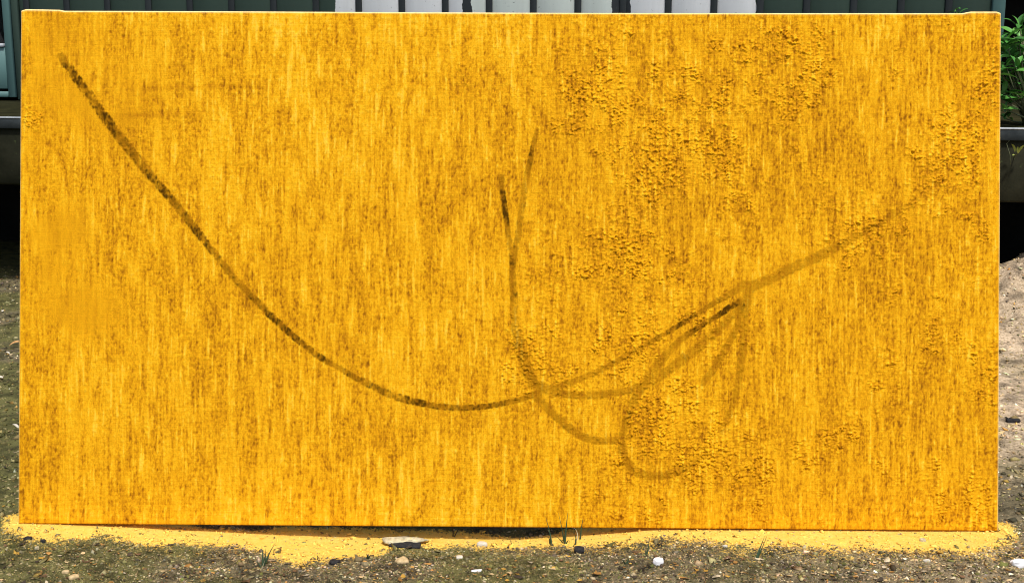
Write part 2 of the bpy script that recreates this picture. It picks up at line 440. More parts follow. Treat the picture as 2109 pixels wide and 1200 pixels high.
# dark open bay right of the corner post, then more boards
wall_run(27, 31)
box('corner_post', (s0 + 27 * pitch - .075, s0 + 27 * pitch - .012, -.03, .03, .004, WT), M['teal'], SH, .004)
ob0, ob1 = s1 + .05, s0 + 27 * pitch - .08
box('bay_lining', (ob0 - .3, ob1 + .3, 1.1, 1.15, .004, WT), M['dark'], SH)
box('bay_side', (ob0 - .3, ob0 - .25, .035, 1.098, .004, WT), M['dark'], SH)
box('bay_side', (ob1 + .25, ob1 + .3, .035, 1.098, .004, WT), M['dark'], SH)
# teal door at the left end
dr = sx(27, 60) ; dl = dr - 1.0
D = empty('door', (0, 0, 0)); D.parent = SH; D['label'] = 'teal panelled door with dark glass'
def wz(py, px=5): return at_plane(px, py, wp, nrm).z - PZ
gz = wz(88); g0 = wz(187); g1 = wz(183)
gr = sx(11, 60)
box('stile', (gr + .004, dr, -.035, .015, .02, 2.1), M['teal'], D, .004)
box('stile', (dl, dl + .10, -.035, .015, .02, 2.1), M['teal'], D, .004)
box('rail', (dl + .102, gr + .002, -.034, .014, g1 + .002, gz - .03), M['teal'], D, .004)
box('rail', (dl + .102, gr + .002, -.034, .014, .02, g0 - .004), M['teal'], D, .004)
box('rail', (dl + .102, gr + .002, -.034, .014, 2.0, 2.1), M['teal'], D, .004)
box('groove_panel', (dl + .102, gr - .04, -.012, .010, g0 - .002, g1), M['dark'], D)
box('sill', (dl + .102, gr + .002, -.048, .014, gz - .028, gz - .006), M['steeledge'], D, .003)  # pale colour paints in the light line along the sill
box('pane', (dl + .102, gr + .002, -.006, .004, gz - .004, 1.998), M['glass'], D)
v, q, tt = join([tube([(dr - .05, -.035, .75), (dr - .05, -.085, .75)], .010), tube([(dr - .05, -.08, .75), (dr - .17, -.08, .75)], .011)])
link('handle', mesh_np('handle', v, q, tt), M['steel'], D)
box('door_frame', (dr + .004, dr + .05, -.02, .03, .004, 2.2), M['wall'], SH, .004)
box('door_frame', (dl - .05, dl - .004, -.02, .03, .004, 2.2), M['wall'], SH, .004)
box('lintel', (dl - .05, dr + .05, -.022, .03, 2.205, WT), M['wall'], SH, .004)
box('infill_board', (dr + .053, s0 - .003, .002, .024, .004, WT), M['wall'], SH, .003)
s_l = dl - .055 - pitch
for k in range(6):
    link('board', bme, None, SH, (s_l - k * pitch + pitch / 2, 0, .004)); link('batten', nme, None, SH, (s_l - k * pitch, 0, .006))
# roof reaching over the platform
rv = join([box_v(s0 - 4.2, s1 + 5.6, -.25, 4.5, WT + .02, WT + .14, .01)])
link('roof', mesh_np('roof', *rv), M['roof'], SH)
box('fascia', (s0 - 4.2, s1 + 5.6, -.28, -.253, WT - .06, WT + .15), M['teal'], SH, .004)
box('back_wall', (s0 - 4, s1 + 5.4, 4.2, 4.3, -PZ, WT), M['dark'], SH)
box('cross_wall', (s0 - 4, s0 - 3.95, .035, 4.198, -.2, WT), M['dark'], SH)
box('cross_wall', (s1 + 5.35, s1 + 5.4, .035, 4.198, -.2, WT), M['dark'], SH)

# ------------------------------------------------------------------ the painting
PT = empty('painting', (0, 0, 0)); PT.matrix_world = PM
tag(PT, 'huge saffron yellow canvas with dark looping brush lines, leaning upright on gravel', 'painting')
r_ = .0045
ed = np.array([0, 0, .0009, .0028, .0055, .009])
def ax(L, n): 
    mid = np.linspace(.012, L - .012, n)
    return np.concatenate([ed, mid, L - ed[::-1]])
UX = ax(W, 1370); VY = ax(H, 720)
UU, VV = np.meshgrid(UX, VY)
PX = 40 + UU / W * 2019.5; PY = 25 + (1 - VV / H) * 1060.0
ny_, nx_ = UU.shape
def gf(sxp, syp, seed):
    """smooth random field, unit variance, sigma in photograph pixels"""
    g = np.random.default_rng(seed).standard_normal((ny_, nx_))
    fx = np.fft.rfftfreq(nx_); fy = np.fft.fftfreq(ny_)
    a = sxp / 1.44; bq = syp / 1.44
    f = np.exp(-2 * (np.pi ** 2) * ((fx[None] * a) ** 2 + (fy[:, None] * bq) ** 2))
    o = np.fft.irfft2(np.fft.rfft2(g) * f, s=(ny_, nx_))
    return (o - o.mean()) / o.std()
def blob(cx, cy, rx, ry): return np.exp(-(((PX - cx) / rx) ** 2 + ((PY - cy) / ry) ** 2))

stA = gf(3.4, 19, 1); stB = gf(1.5, 16, 2); stC = gf(.75, 10, 3); blo = gf(11, 36, 4); big = gf(90, 110, 5); stD = gf(12, 30, 15)
grain = gf(.85, 1.9, 6); grain2 = gf(2.2, 2.6, 7); weave = gf(14, .9, 8)
right = sstep(960, 1240, PX + 60 * gf(40, 60, 9))
# lumpy crust mask
lm = .22 * gf(26, 34, 10) + .25 * gf(55, 70, 11)
crust = -.55 + .36 * right + (.30 + .80 * right) * lm
for cx, cy, rx, ry, s in [(1190, 235, 75, 70, .7), (1390, 865, 70, 45, .95), (1470, 930, 70, 55, .9), (1330, 890, 50, 55, .8), (1430, 1000, 60, 30, .6), (1565, 972, 45, 28, .9),
                          (1815, 480, 60, 45, .9), (1745, 540, 60, 45, .55), (1930, 690, 90, 45, 1.0), (1985, 270, 70, 60, .95), (2010, 420, 45, 120, .7), (1660, 140, 80, 90, .5), (1700, 190, 60, 50, .4), (1640, 80, 60, 40, .4),
                          (1380, 170, 60, 60, .4), (1370, 385, 40, 30, .5), (960, 165, 45, 55, .7), (520, 175, 50, 50, .6), (70, 250, 35, 35, 1.15), (60, 215, 25, 45, .5), (265, 300, 45, 40, .75), (1085, 700, 25, 35, 1.0), (1160, 255, 45, 25, .5),
                          (795, 490, 60, 70, .35), (580, 400, 30, 50, .3), (480, 330, 50, 80, .25), (650, 560, 22, 45, .55), (215, 575, 15, 25, .6), (1400, 760, 30, 60, .2), (1850, 920, 120, 60, .35), (950, 790, 30, 50, .3), (1135, 710, 30, 60, .5)]:
    crust += s * blob(cx, cy, rx, ry)
for cx, cy, rx, ry, s in [(1800, 80, 35, 60, 1.0), (2000, 75, 45, 45, .9), (1545, 350, 25, 100, .4), (1510, 750, 45, 90, .5), (1700, 800, 40, 80, .3), (1640, 650, 60, 60, .3), (1220, 560, 150, 130, .5), (1300, 430, 90, 60, .25)]:
    crust -= s * blob(cx, cy, rx, ry)
crust = sstep(-.05, .70, crust + (.14 + .22 * right) * gf(9, 9, 27))
fine = right * sstep(-.5, .9, 2.2 * lm + .45 * gf(9, 12, 35)) * (1 - .8 * (blob(1800, 80, 35, 60) + blob(2000, 75, 45, 45)))
# smooth sprayed areas at the left
smooth = np.zeros_like(PX)
for cx, cy, rx, ry, s in [(120, 480, 65, 45, 1), (165, 640, 90, 55, 1), (100, 570, 70, 50, .6), (190, 200, 130, 70, .75), (120, 90, 90, 60, .5), (60, 330, 40, 80, .3), (260, 240, 90, 30, .7), (90, 180, 60, 60, .5)]:
    smooth = np.maximum(smooth, s * blob(cx, cy, rx, ry))
smooth = np.clip(smooth * (1.0 + .25 * gf(20, 30, 29)), 0, .78)
# tone: 0 dark ochre .. 1 light yellow
lines = sstep(.7, 1.9, stC) * sstep(-.5, .9, gf(10, 36, 24))
patch = .42 * stA + .34 * blo + .22 * gf(18, 62, 33) + .36 * stB + .22 * gf(5, 14, 26) + .22 * gf(5, 70, 34)
light = sstep(-.75, 1.25, patch) * (1 - .20 * right)
tone = .50 - .02 * right + .215 * light + .025 * big + .034 * stB + .058 * stC + .10 * sstep(1.0, 2.2, .75 * stB + .65 * stC) - .12 * lines * (1 - .4 * right) * (1 - .5 * light)
tone += .07 * (blob(1800, 75, 32, 60) + blob(1985, 60, 50, 30) + blob(590, 90, 70, 70) + blob(1040, 80, 60, 70))
tone += .22 * (blob(1790, 70, 22, 45) + blob(1818, 60, 14, 40) + blob(1975, 60, 25, 25) + blob(2012, 75, 14, 45)) * sstep(-.8, .6, stB)
edge_hb = sstep(980, 1060, PY) + sstep(95, 35, PY)       # horizontal brushing along the top and foot
tone += .025 * weave * (0.3 + edge_hb) + .03 * edge_hb
tone = tone * (1 - smooth) + (.50 + .02 * stA) * smooth
tone -= .02 * crust
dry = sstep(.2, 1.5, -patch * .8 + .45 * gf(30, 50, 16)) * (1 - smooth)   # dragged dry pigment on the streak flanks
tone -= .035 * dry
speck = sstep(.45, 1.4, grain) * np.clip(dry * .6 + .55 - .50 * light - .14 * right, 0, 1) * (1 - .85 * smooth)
tone -= .18 * speck  # dark pigment specks that also paint in shading of the fine grain
tone += (.060 * grain2 + .130 * grain) * (1 - smooth * .85) * (1.1 - .65 * light)
for cx, cy, rx, ry, s in [(520, 175, 50, 55, .07), (960, 170, 40, 60, .07), (480, 300, 60, 90, .05), (795, 490, 60, 70, .06), (265, 310, 45, 45, .08), (1180, 240, 90, 70, .06), (1430, 900, 110, 90, .07), (1810, 490, 60, 45, .06), (200, 560, 25, 60, .05)]:
    tone -= s * blob(cx, cy, rx, ry) * (.6 + .5 * sstep(-.5, 1, grain2))
tone -= .22 * sstep(2.9, 3.4, gf(1.5, 1.5, 18))           # odd dark dots
for x_, y0_, y1_, s in [(1107, 40, 270, .10)]:            # faint seam where the right half begins
    tone -= s * sstep(x_ - 3, x_ + 5, PX) * np.exp(-np.maximum(0, PX - x_) / 55) * sstep(y1_ + 30, y1_ - 20, PY)
for (xa, xb, yc, wd, s) in [(270, 560, 183, 6, .18), (225, 412, 238, 7, .18), (560, 700, 186, 5, .04)]:
    tone -= s * np.exp(-((PY - yc + 3 * np.sin(PX / 60)) / wd) ** 2) * sstep(xa, xa + 60, PX) * sstep(xb, xb - 14, PX)

# brush lines
S = np.zeros_like(PX); DK = np.zeros_like(PX)
cxs = PX[0]; cys = PY[:, 0]
def stroke(pts):
    """pts: x, y, width, darkness"""
    P = np.array(pts, float)
    seg = np.r_[0, np.cumsum(np.hypot(*np.diff(P[:, :2], axis=0).T))]
    tt = np.arange(0, seg[-1], 2.5)
    # Catmull-like smoothing through dense interpolation + box filter
    dense = np.stack([np.interp(tt, seg, P[:, k]) for k in range(4)], 1)
    k = 13; pad = np.pad(dense, ((k, k), (0, 0)), 'edge'); ker = np.hanning(2 * k + 1); ker /= ker.sum()
    dense = np.stack([np.convolve(pad[:, c_], ker, 'valid') for c_ in range(4)], 1)
    for x, y, w_, d in dense:
        i0, i1 = np.searchsorted(cxs, [x - w_, x + w_]); j0 = ny_ - np.searchsorted(cys[::-1], y + w_); j1 = ny_ - np.searchsorted(cys[::-1], y - w_)
        if i1 <= i0 or j1 <= j0: continue
        sl_ = (slice(j0, j1), slice(i0, i1))
        v = 1 - np.hypot(PX[sl_] - x, PY[sl_] - y) / (w_ * .5 * 1.0)
        up = v > S[sl_]
        S[sl_] = np.where(up, v, S[sl_]); DK[sl_] = np.where(v > -.15, np.maximum(DK[sl_], d * sstep(-.15, .25, v)), DK[sl_])
stroke([(122, 116, 20, .5), (137, 138, 22, .62), (150, 156, 22, .98), (165, 176, 22, .72), (190, 210, 24, .70), (215, 244, 24, .85), (240, 278, 24, .62), (270, 315, 23, .72), (300, 352, 22, .68), (340, 397, 20, .78), (375, 438, 19, .70), (412, 484, 20, .88), (440, 520, 16, .66), (490, 580, 15, .55), (540, 630, 16, .74), (565, 656, 17, .85), (600, 687, 16, .86), (640, 720, 15, .70),
        (665, 738, 16, .86), (700, 758, 14, .66), (740, 780, 15, .66), (775, 797, 17, .80), (810, 814, 18, .66), (850, 826, 19, .72), (872, 830, 16, .88), (900, 836, 15, .66), (935, 840, 15, .62), (965, 840, 14, .70), (1000, 838, 14, .80), (1025, 834, 14, .74), (1060, 826, 14, .62), (1090, 818, 14, .56), (1118, 805, 18, .5)])
stroke([(1112, 803, 20, .5), (1150, 798, 17, .48), (1190, 784, 16, .46), (1235, 764, 14, .46), (1290, 735, 14, .48), (1335, 707, 13, .50), (1368, 690, 12, .70), (1395, 672, 12, .9), (1420, 657, 12, .78), (1455, 634, 13, .66), (1490, 612, 14, .42), (1520, 595, 16, .40), (1548, 580, 18, .40)])
stroke([(1540, 592, 24, .44), (1590, 572, 24, .42), (1640, 545, 26, .44), (1690, 525, 24, .40), (1740, 497, 20, .34), (1800, 462, 18, .30), (1850, 432, 17, .28), (1893, 405, 15, .20)])
stroke([(1110, 262, 10, .40), (1104, 290, 12, .62), (1099, 315, 13, .80), (1092, 345, 14, .55), (1083, 400, 15, .46), (1076, 450, 15, .50), (1068, 505, 15, .46), (1060, 545, 15, .78), (1060, 575, 16, .48), (1063, 598, 17, .72), (1064, 640, 20, .46), (1070, 685, 24, .46), (1080, 725, 27, .48), (1093, 765, 26, .50), (1112, 797, 28, .52)])
stroke([(1037, 358, 14, .55), (1037, 380, 13, .50), (1040, 402, 14, .90), (1043, 425, 15, 1.0), (1046, 445, 13, .95), (1050, 468, 13, .52), (1054, 500, 14, .52), (1059, 530, 14, .60), (1061, 545, 14, .85)])
stroke([(1105, 790, 26, .5), (1145, 805, 20, .48), (1190, 813, 17, .46), (1240, 812, 17, .46), (1290, 804, 17, .46), (1325, 796, 19, .44), (1365, 772, 22, .42), (1420, 732, 24, .40), (1470, 690, 20, .40), (1510, 650, 18, .44), (1535, 622, 18, .46)])
stroke([(1537, 612, 18, .50), (1508, 629, 14, .92), (1488, 645, 15, .9), (1462, 660, 13, .7), (1440, 673, 14, .88), (1410, 694, 17, .50), (1375, 730, 20, .42), (1340, 775, 22, .42), (1315, 815, 20, .42), (1297, 855, 18, .40), (1287, 900, 18, .40), (1290, 935, 20, .42), (1308, 966, 20, .46), (1335, 977, 22, .50), (1375, 978, 20, .44), (1425, 958, 17, .32), (1465, 930, 15, .22)])
stroke([(1541, 590, 16, .42), (1540, 640, 16, .50), (1536, 700, 18, .40), (1530, 760, 18, .42), (1522, 810, 16, .42), (1508, 850, 14, .30), (1488, 890, 12, .18)])
stroke([(1108, 810, 24, .48), (1130, 836, 20, .48), (1165, 869, 20, .52), (1200, 896, 19, .54), (1235, 907, 18, .52), (1270, 905, 17, .46), (1310, 895, 15, .36)])
stroke([(1533, 622, 16, .70), (1525, 665, 16, .42), (1500, 715, 18, .40), (1475, 757, 18, .42), (1450, 790, 16, .34)])
stroke([(1522, 590, 12, .35), (1545, 575, 22, .36), (1545, 610, 26, .38), (1535, 640, 18, .40)])
mk = sstep(-.10, .38, S + .13 * grain2 + .16 * grain) * np.clip((DK + .06 * sstep(.65, .3, DK)) * (1 + .09 * gf(9, 9, 12) + .17 * grain + .10 * grain2), 0, 1)
crust = np.clip(crust + .35 * sstep(0, .3, S) * sstep(.4, 1.2, gf(9, 9, 19)), 0, 1)

# relief (metres)
l1 = gf(2.3, 2.0, 13); l2 = gf(3.6, 3.0, 14); l3 = gf(1.5, 1.3, 28)
lump = np.maximum(0, .62 - np.abs(l1)) * 2.1 * np.clip(.75 + .5 * l2, 0, 2) + .45 * np.maximum(0, l3)
hgt = crust * lump * .0027 + fine * np.maximum(0, l3 * .7 + l1 * .3) * .0013 + .00030 * np.maximum(0, l1) * (1 - smooth * .9) + .00022 * stB + .00026 * stC + .00034 * grain * (1 - smooth) * (1 - .5 * right) + .00045 * dry * np.maximum(0, grain2 + .2 * grain)
hgt += sstep(.1, .5, S) * (.0004 * np.maximum(0, grain2) + .0007 * lump * sstep(-.3, 1, gf(12, 12, 30))) + .00007 * weave
hgt += .0030 * blob(1548, 955, 10, 5) + .0045 * np.exp(-((PX - 1572 - (PY - 974) * .9) / 5) ** 2) * np.exp(-((PY - 974) / 13) ** 2)
tone += .02 * np.clip(lump, 0, 2) * crust

tone = np.clip(tone, 0, 1)
K = [0, .24, .44, .60, .80, 1.0]
KC = np.array([(.26, .095, .003), (.46, .188, .004), (.62, .278, .005), (.73, .345, .006), (.84, .435, .011), (.92, .54, .04)])
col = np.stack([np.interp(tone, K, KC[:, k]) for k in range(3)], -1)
mc = np.array([.22, .082, .001]) * (1 - .80 * sstep(.58, .96, DK + .10 * grain2))[..., None]
kk = (mk * .96)[..., None]
col = col * (1 - kk) + mc * kk + 0
col = np.where(kk > .35, col * 1.0, col)
# pale rim where the canvas turns over the stretcher, edge glare painted in
dmin = np.minimum(np.minimum(UU, W - UU), np.minimum(VV, H - VV))
rim = sstep(.0065, .002, np.minimum(H - VV, UU * 1.5 + .0012)) * (0.9 + .1 * np.clip(stA, -1, 1))
rim = np.maximum(rim, .8 * sstep(.004, .001, W - UU))
col = col * (1 - rim[..., None]) + np.array([.95, .74, .34]) * rim[..., None]
# folded corners stand a little higher
fold = sstep(38, 52, PX) * sstep(132, 118, PX) * (1 - .35 * sstep(50, 125, PX)) + 1.05 * sstep(1978, 2000, PX) * sstep(2061, 2050, PX)
up = fold * .0050 * sstep(.020, .0, H - VV)
def rp(d): return np.where(d < r_, -(r_ - np.sqrt(np.maximum(0, r_ ** 2 - (r_ - d) ** 2))), 0)
dep = rp(np.minimum(UU, W - UU)) + rp(np.minimum(VV, H - VV))
dep = dep + hgt * sstep(0, .012, dmin)
# gentle slackness of the cloth
dep = dep - .004 * np.sin(np.pi * UU / W) * np.sin(np.pi * VV / H)
ring = np.zeros_like(dep, bool); ring[0] = ring[-1] = True; ring[:, 0] = ring[:, -1] = True
dep[ring] = -.045
wob = .0012 * np.sin(UU * 2.1 + 1) * (VV > H / 2)
vert = np.stack([UU - W / 2, -dep, VV + up + wob], -1).reshape(-1, 3)
idx = np.arange(nx_ * ny_).reshape(ny_, nx_)
Q = np.stack([idx[:-1, :-1], idx[:-1, 1:], idx[1:, 1:], idx[1:, :-1]], -1).reshape(-1, 4)
me = mesh_np('canvas', vert, Q, smooth=True)
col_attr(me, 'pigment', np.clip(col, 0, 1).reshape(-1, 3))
link('canvas', me, M['canvas'], PT)
e_ = .009
for d in [(-W / 2 + e_, W / 2 - e_, .014, .046, e_, .06), (-W / 2 + e_, W / 2 - e_, .014, .046, H - .06, H - e_), (-W / 2 + e_, -W / 2 + .06, .014, .046, .062, H - .062),
          (W / 2 - .06, W / 2 - e_, .014, .046, .062, H - .062), (-.025, .025, .018, .046, .062, H - .062)]:
    box('stretcher_bar', d, M['wood'], PT, .002)
for s in (-1, 1):                                # props that hold it leaning
    a = Vector((s * .9, .055, 1.15)); wpnt = PM @ a
    foot = Vector((wpnt.x, wpnt.y + .55, 0)); foot.z = float(zg(foot.x, foot.y)) - .01
    f = PM.inverted() @ foot
    v, q, tt = tube([a, f], .022, 4)
    link('prop_leg', mesh_np('prop_leg', v, q, tt), M['wood'], PT)

# ------------------------------------------------------------------ gravel
def scatter(n, xr, yr, size, seed, keep=None):
    g = np.random.default_rng(seed)
    x = g.uniform(*xr, n); y = g.uniform(*yr, n)
    s = size[0] * np.exp(g.normal(0, size[1], n))
    if keep is not None:
        k = keep(x, y, g); x, y, s = x[k], y[k], s[k]
    return x, y, s
def wedge(x, y, margin): return np.abs(x) < (IW / 2 / FPX) * (y + .15) + margin
sets = []
def keep_front(x, y, g):
    k = wedge(x, y, .25) & (y < edge_y(x) + .10)
    return k & (g.random(len(x)) < 1 - .72 * sstep(.55, .95, spray(x, y)))
sets.append(scatter(70000, (-2.0, 2.0), (3.30, 4.1), (.0030, .45), 11, keep_front))
sets.append(scatter(3000, (-2.0, 2.0), (3.30, 4.1), (.0064, .35), 12, keep_front))
def keep_side(x, y, g): return (g.random(len(x)) < 1 - .55 * sandm(x, y)) & (np.abs(x) > 1.48) & wedge(x, y, .30) & (y < 8.3)
sets.append(scatter(60000, (-3.7, 3.7), (3.85, 8.3), (.0062, .40), 13, keep_side))
sets.append(scatter(5000, (-3.7, 3.7), (3.85, 8.3), (.0085, .35), 14, keep_side))
sets.append(scatter(3500, (-2, 2), (4.1, 6.5), (.008, .4), 15, None))
x = np.concatenate([s[0] for s in sets]); y = np.concatenate([s[1] for s in sets]); s = np.concatenate([s[2] for s in sets])
s = np.clip(s, .0018, .03)
n = len(x); g = np.random.default_rng(5)
base = np.array([(1, 0, 0), (0, 1, 0), (-1, 0, 0), (0, -1, 0), (0, 0, 1), (0, 0, -1)], float)
V = np.repeat(base[None], n, 0) * g.uniform(.6, 1.25, (n, 6, 1)) + g.normal(0, .22, (n, 6, 3))
asp = np.stack([g.uniform(.7, 1.7, n), g.uniform(.6, 1.1, n), g.uniform(.3, .85, n)], -1)
V *= asp[:, None] * s[:, None, None]
tilt = g.normal(0, .4, n); ca, sa_ = np.cos(tilt)[:, None], np.sin(tilt)[:, None]
V = np.stack([V[..., 0] * ca - V[..., 2] * sa_, V[..., 1], V[..., 0] * sa_ + V[..., 2] * ca], -1)
an = g.uniform(0, 2 * np.pi, n); ca, sa_ = np.cos(an)[:, None], np.sin(an)[:, None]
V = np.stack([V[..., 0] * ca - V[..., 1] * sa_, V[..., 0] * sa_ + V[..., 1] * ca, V[..., 2]], -1)
z = zg(x, y) + s * asp[:, 2] * g.uniform(-.35, .45, n)
V += np.stack([x, y, z], -1)[:, None]
F = np.array([(0, 1, 4), (1, 2, 4), (2, 3, 4), (3, 0, 4), (1, 0, 5), (2, 1, 5), (3, 2, 5), (0, 3, 5)])
T = (F[None] + (np.arange(n) * 6)[:, None, None]).reshape(-1, 3)
pal = np.array([(.15, .125, .065), (.06, .052, .032), (.26, .21, .115), (.40, .33, .20), (.54, .48, .34), (.12, .12, .04), (.36, .21, .06), (.66, .62, .52), (.17, .155, .125)])
sm = sandm(x, y)
wA = np.array([.24, .22, .16, .09, .03, .16, .035, .006, .06]); wB = np.array([.14, .10, .24, .26, .12, .03, .03, .02, .06])
uu = g.random(n)[:, None]
cA = np.cumsum(wA / wA.sum()); cB = np.cumsum(wB / wB.sum())
cc = cA[None] * (1 - sm[:, None]) + cB[None] * sm[:, None]
ci = np.minimum((uu > cc).sum(1), 8)
pal = pal * np.array([1.0, .96, .86])
pc = pal[ci] * (1 + .6 * sm[:, None] * np.array([1.25, 1.05, .85])) * g.uniform(.6, 1.35, (n, 1)) * (1 + g.normal(0, .06, (n, 3)))
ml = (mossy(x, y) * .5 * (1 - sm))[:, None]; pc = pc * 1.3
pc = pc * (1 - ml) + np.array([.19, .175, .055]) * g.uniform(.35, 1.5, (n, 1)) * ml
me = mesh_np('gravel', V.reshape(-1, 3), None, T)
col_attr(me, 'pigment', np.clip(np.repeat(pc, 6, 0), 0, 1))
sp = spray(x, y); sp = np.where(g.random(n) < .34, sp * .35, sp)
flt_attr(me, 'spray', np.repeat(sp, 6))
gv = link('gravel', me, M['gravel'])
tag(gv, 'loose grit and gravel over the bare ground, partly sprayed yellow', None, kind='stuff')

# leaf and bark litter: thin curled flakes
n = 4700; g = np.random.default_rng(21)
x = np.concatenate([g.uniform(-1.9, 1.9, 3800), g.uniform(1.5, 3.4, 400), g.uniform(-3.4, -1.5, 500)])
y = np.concatenate([3.30 + np.abs(g.normal(0, .28, 3800)), g.uniform(3.9, 8, 400), g.uniform(3.9, 8, 500)])
k = (y < edge_y(np.clip(x, -2, 2)) - .05) | (np.abs(x) > 1.5); k &= wedge(x, y, .3) & ((spray(x, y) < .6) | (g.random(len(x)) < .10))
x, y = x[k], y[k]; n = len(x)
L = .0052 * np.exp(g.normal(0, .45, n)); Wd = L * g.uniform(.3, .8, n)
bs_ = np.array([(-1, 0, .15), (-.3, .9, 0), (.5, .7, .1), (1, 0, .3), (.4, -.8, .05), (-.4, -.9, .2), (0, 0, .12)], float)
V = np.repeat(bs_[None], n, 0) + g.normal(0, .16, (n, 7, 3))
V = V * np.stack([L, Wd, L * g.uniform(.3, 1.2, n)], -1)[:, None]
an = g.uniform(0, 2 * np.pi, n); ca, sa_ = np.cos(an)[:, None], np.sin(an)[:, None]
V = np.stack([V[..., 0] * ca - V[..., 1] * sa_, V[..., 0] * sa_ + V[..., 1] * ca, V[..., 2]], -1)
V += np.stack([x, y, zg(x, y) + .0035], -1)[:, None]
F = np.array([(6, 1, 0), (6, 2, 1), (6, 3, 2), (6, 4, 3), (6, 5, 4), (6, 0, 5)])
T = (F[None] + (np.arange(n) * 7)[:, None, None]).reshape(-1, 3)
pal = np.array([(.42, .22, .06), (.06, .045, .03), (.50, .36, .18), (.16, .09, .045), (.55, .46, .30), (.50, .29, .05)])
me = mesh_np('leaf_litter', V.reshape(-1, 3), None, T)
col_attr(me, 'pigment', np.repeat(pal[g.choice(6, n, p=[.17, .25, .17, .22, .11, .08])] * g.uniform(.7, 1.2, (n, 1)), 7, 0)); flt_attr(me, 'spray', np.repeat(spray(x, y) * .8, 7))
lt = link('leaf_litter', me, M['gravel']); tag(lt, 'scraps of dead leaf and bark scattered over the gravel', None, kind='stuff')

# ------------------------------------------------------------------ single stones
import bmesh
def stone(name, px, py, w_px, h_px, d_ratio, m_, seed, label, cat='stone', group=None, lift=0.0, rotz=0, rough=.22, cl=.86):
    p = ground_at(px, py); dist = (p - CO).length; k = dist / FPX
    bm = bmesh.new(); bmesh.ops.create_icosphere(bm, subdivisions=3, radius=1)
    rr = random.Random(seed); ph = [Vector((rr.uniform(-9, 9), rr.uniform(-9, 9), rr.uniform(-9, 9))) for _ in range(3)]
    from mathutils import noise as mn
    for v in bm.verts:
        f = 1 + rough * 1.6 * mn.noise(v.co * 1.1 + ph[0]) + rough * .8 * mn.noise(v.co * 2.7 + ph[1]) + rough * .3 * mn.noise(v.co * 7 + ph[2])
        c_ = v.co * f
        for a_ in range(3): c_[a_] = max(-cl, min(cl, c_[a_]))       # worn flat faces
        v.co = Vector((c_.x * w_px * k / 2 / .86, c_.y * w_px * k / 2 * d_ratio / .86, c_.z * h_px * k / 2 / .86))
    me_ = bpy.data.meshes.new(name); bm.to_mesh(me_); bm.free(); me_.polygons.foreach_set('use_smooth', np.ones(len(me_.polygons), bool))
    o = link(name, me_, m_); o.location = (p.x, p.y, float(zg(p.x, p.y)) + h_px * k * .28 + lift); o.rotation_euler = (0, 0, rotz)
    tag(o, label, cat, group); return o
st_ = stone('flat_stone', 832, 1118, 76, 11, .42, M['slab'], 3, 'flat pale slab of stone dusted yellow, at the middle of the painted strip', lift=.006, rough=.35, cl=1.3)
st_.rotation_euler = (R(-6), R(2), R(4))
stone('clod_or_shade', 834, 1124, 64, 9, .45, M['clod'], 33, 'flat dark shape standing in for the shadow under the flat pale slab', 'clod', rough=.3)  # added dark body that paints the shadow beneath the slab
stone('white_pebble', 1355, 1160, 21, 15, .8, M['white_stone'], 5, 'bright white pebble on open gravel right of the grass tuft', 'pebble')
stone('tan_stone', 828, 1158, 26, 13, .8, M['tan_stone'], 6, 'tan stone lying just below the flat pale slab', 'stone', rotz=.4)
stone('pale_pebble', 946, 1150, 14, 8, .8, M['stone'], 7, 'small cream pebble on dark grit right of the tan stone', 'pebble')
stone('pale_pebble', 993, 1124, 22, 12, .7, M['stone'], 8, 'cream pebble at the front rim of the yellow strip below the canvas middle', 'pebble')
stone('yellow_pebble', 76, 1130, 8, 7, .9, M['slab'], 9, 'little yellowish pebble on moss near the bottom left corner', 'pebble')
stone('chalk_lump', 2098, 1163, 30, 16, .7, M['white_stone'], 10, 'crumbly white chalk lump at the far right end of the gravel', 'lump', rough=.5)
stone('stone_sliver', 982, 1176, 22, 5, .3, M['white_stone'], 11, 'thin white sliver of stone on dark grit', 'stone', rotz=.1)
stone('clod_or_shade', 1193, 1138, 20, 16, .8, M['clod'], 12, 'dark round clod of earth at the foot of the grass tuft', 'clod', rough=.35)
stone('clod_or_shade', 57, 1111, 15, 8, .8, M['clod'], 13, 'dark clod at the left end of the yellow strip', 'clod', rough=.35)
stone('clod_or_shade', 89, 1116, 9, 7, .8, M['clod'], 14, 'small dark clod right below the left part of the yellow strip', 'clod', rough=.35)
stone('clod_or_shade', 690, 1160, 22, 10, .8, M['clod'], 15, 'dark clod at the lowest bulge of the yellow strip', 'clod', rough=.35)
stone('tan_stone', 135, 1180, 14, 8, .7, M['tan_stone'], 16, 'tan stone on moss near the bottom left, the smaller of two', 'stone')
stone('tan_stone', 152, 1190, 19, 9, .7, M['tan_stone'], 17, 'tan stone on moss near the bottom left, the larger of two', 'stone', rotz=.5)
stone('painted_pebble', 1900, 1113, 12, 7, .7, M['slab'], 18, 'yellow dusted pebble in the right part of the painted strip', 'pebble')
stone('pale_pebble', 1908, 1156, 14, 7, .5, M['stone'], 19, 'flat cream pebble below the right part of the painted strip', 'pebble')
stone('pale_pebble', 1493, 1126, 10, 6, .7, M['stone'], 20, 'cream pebble left of the single thick grass blade', 'pebble')
stone('dark_stone', 2086, 868, 26, 8, .5, M['clod'], 22, 'dark stone lying in the rut beside the right edge of the canvas', 'stone', rough=.35)
stone('mound_stone', 2082, 579, 14, 7, .6, M['clod'], 23, 'dark stone on the crest of the sand heap', 'stone', rough=.35)

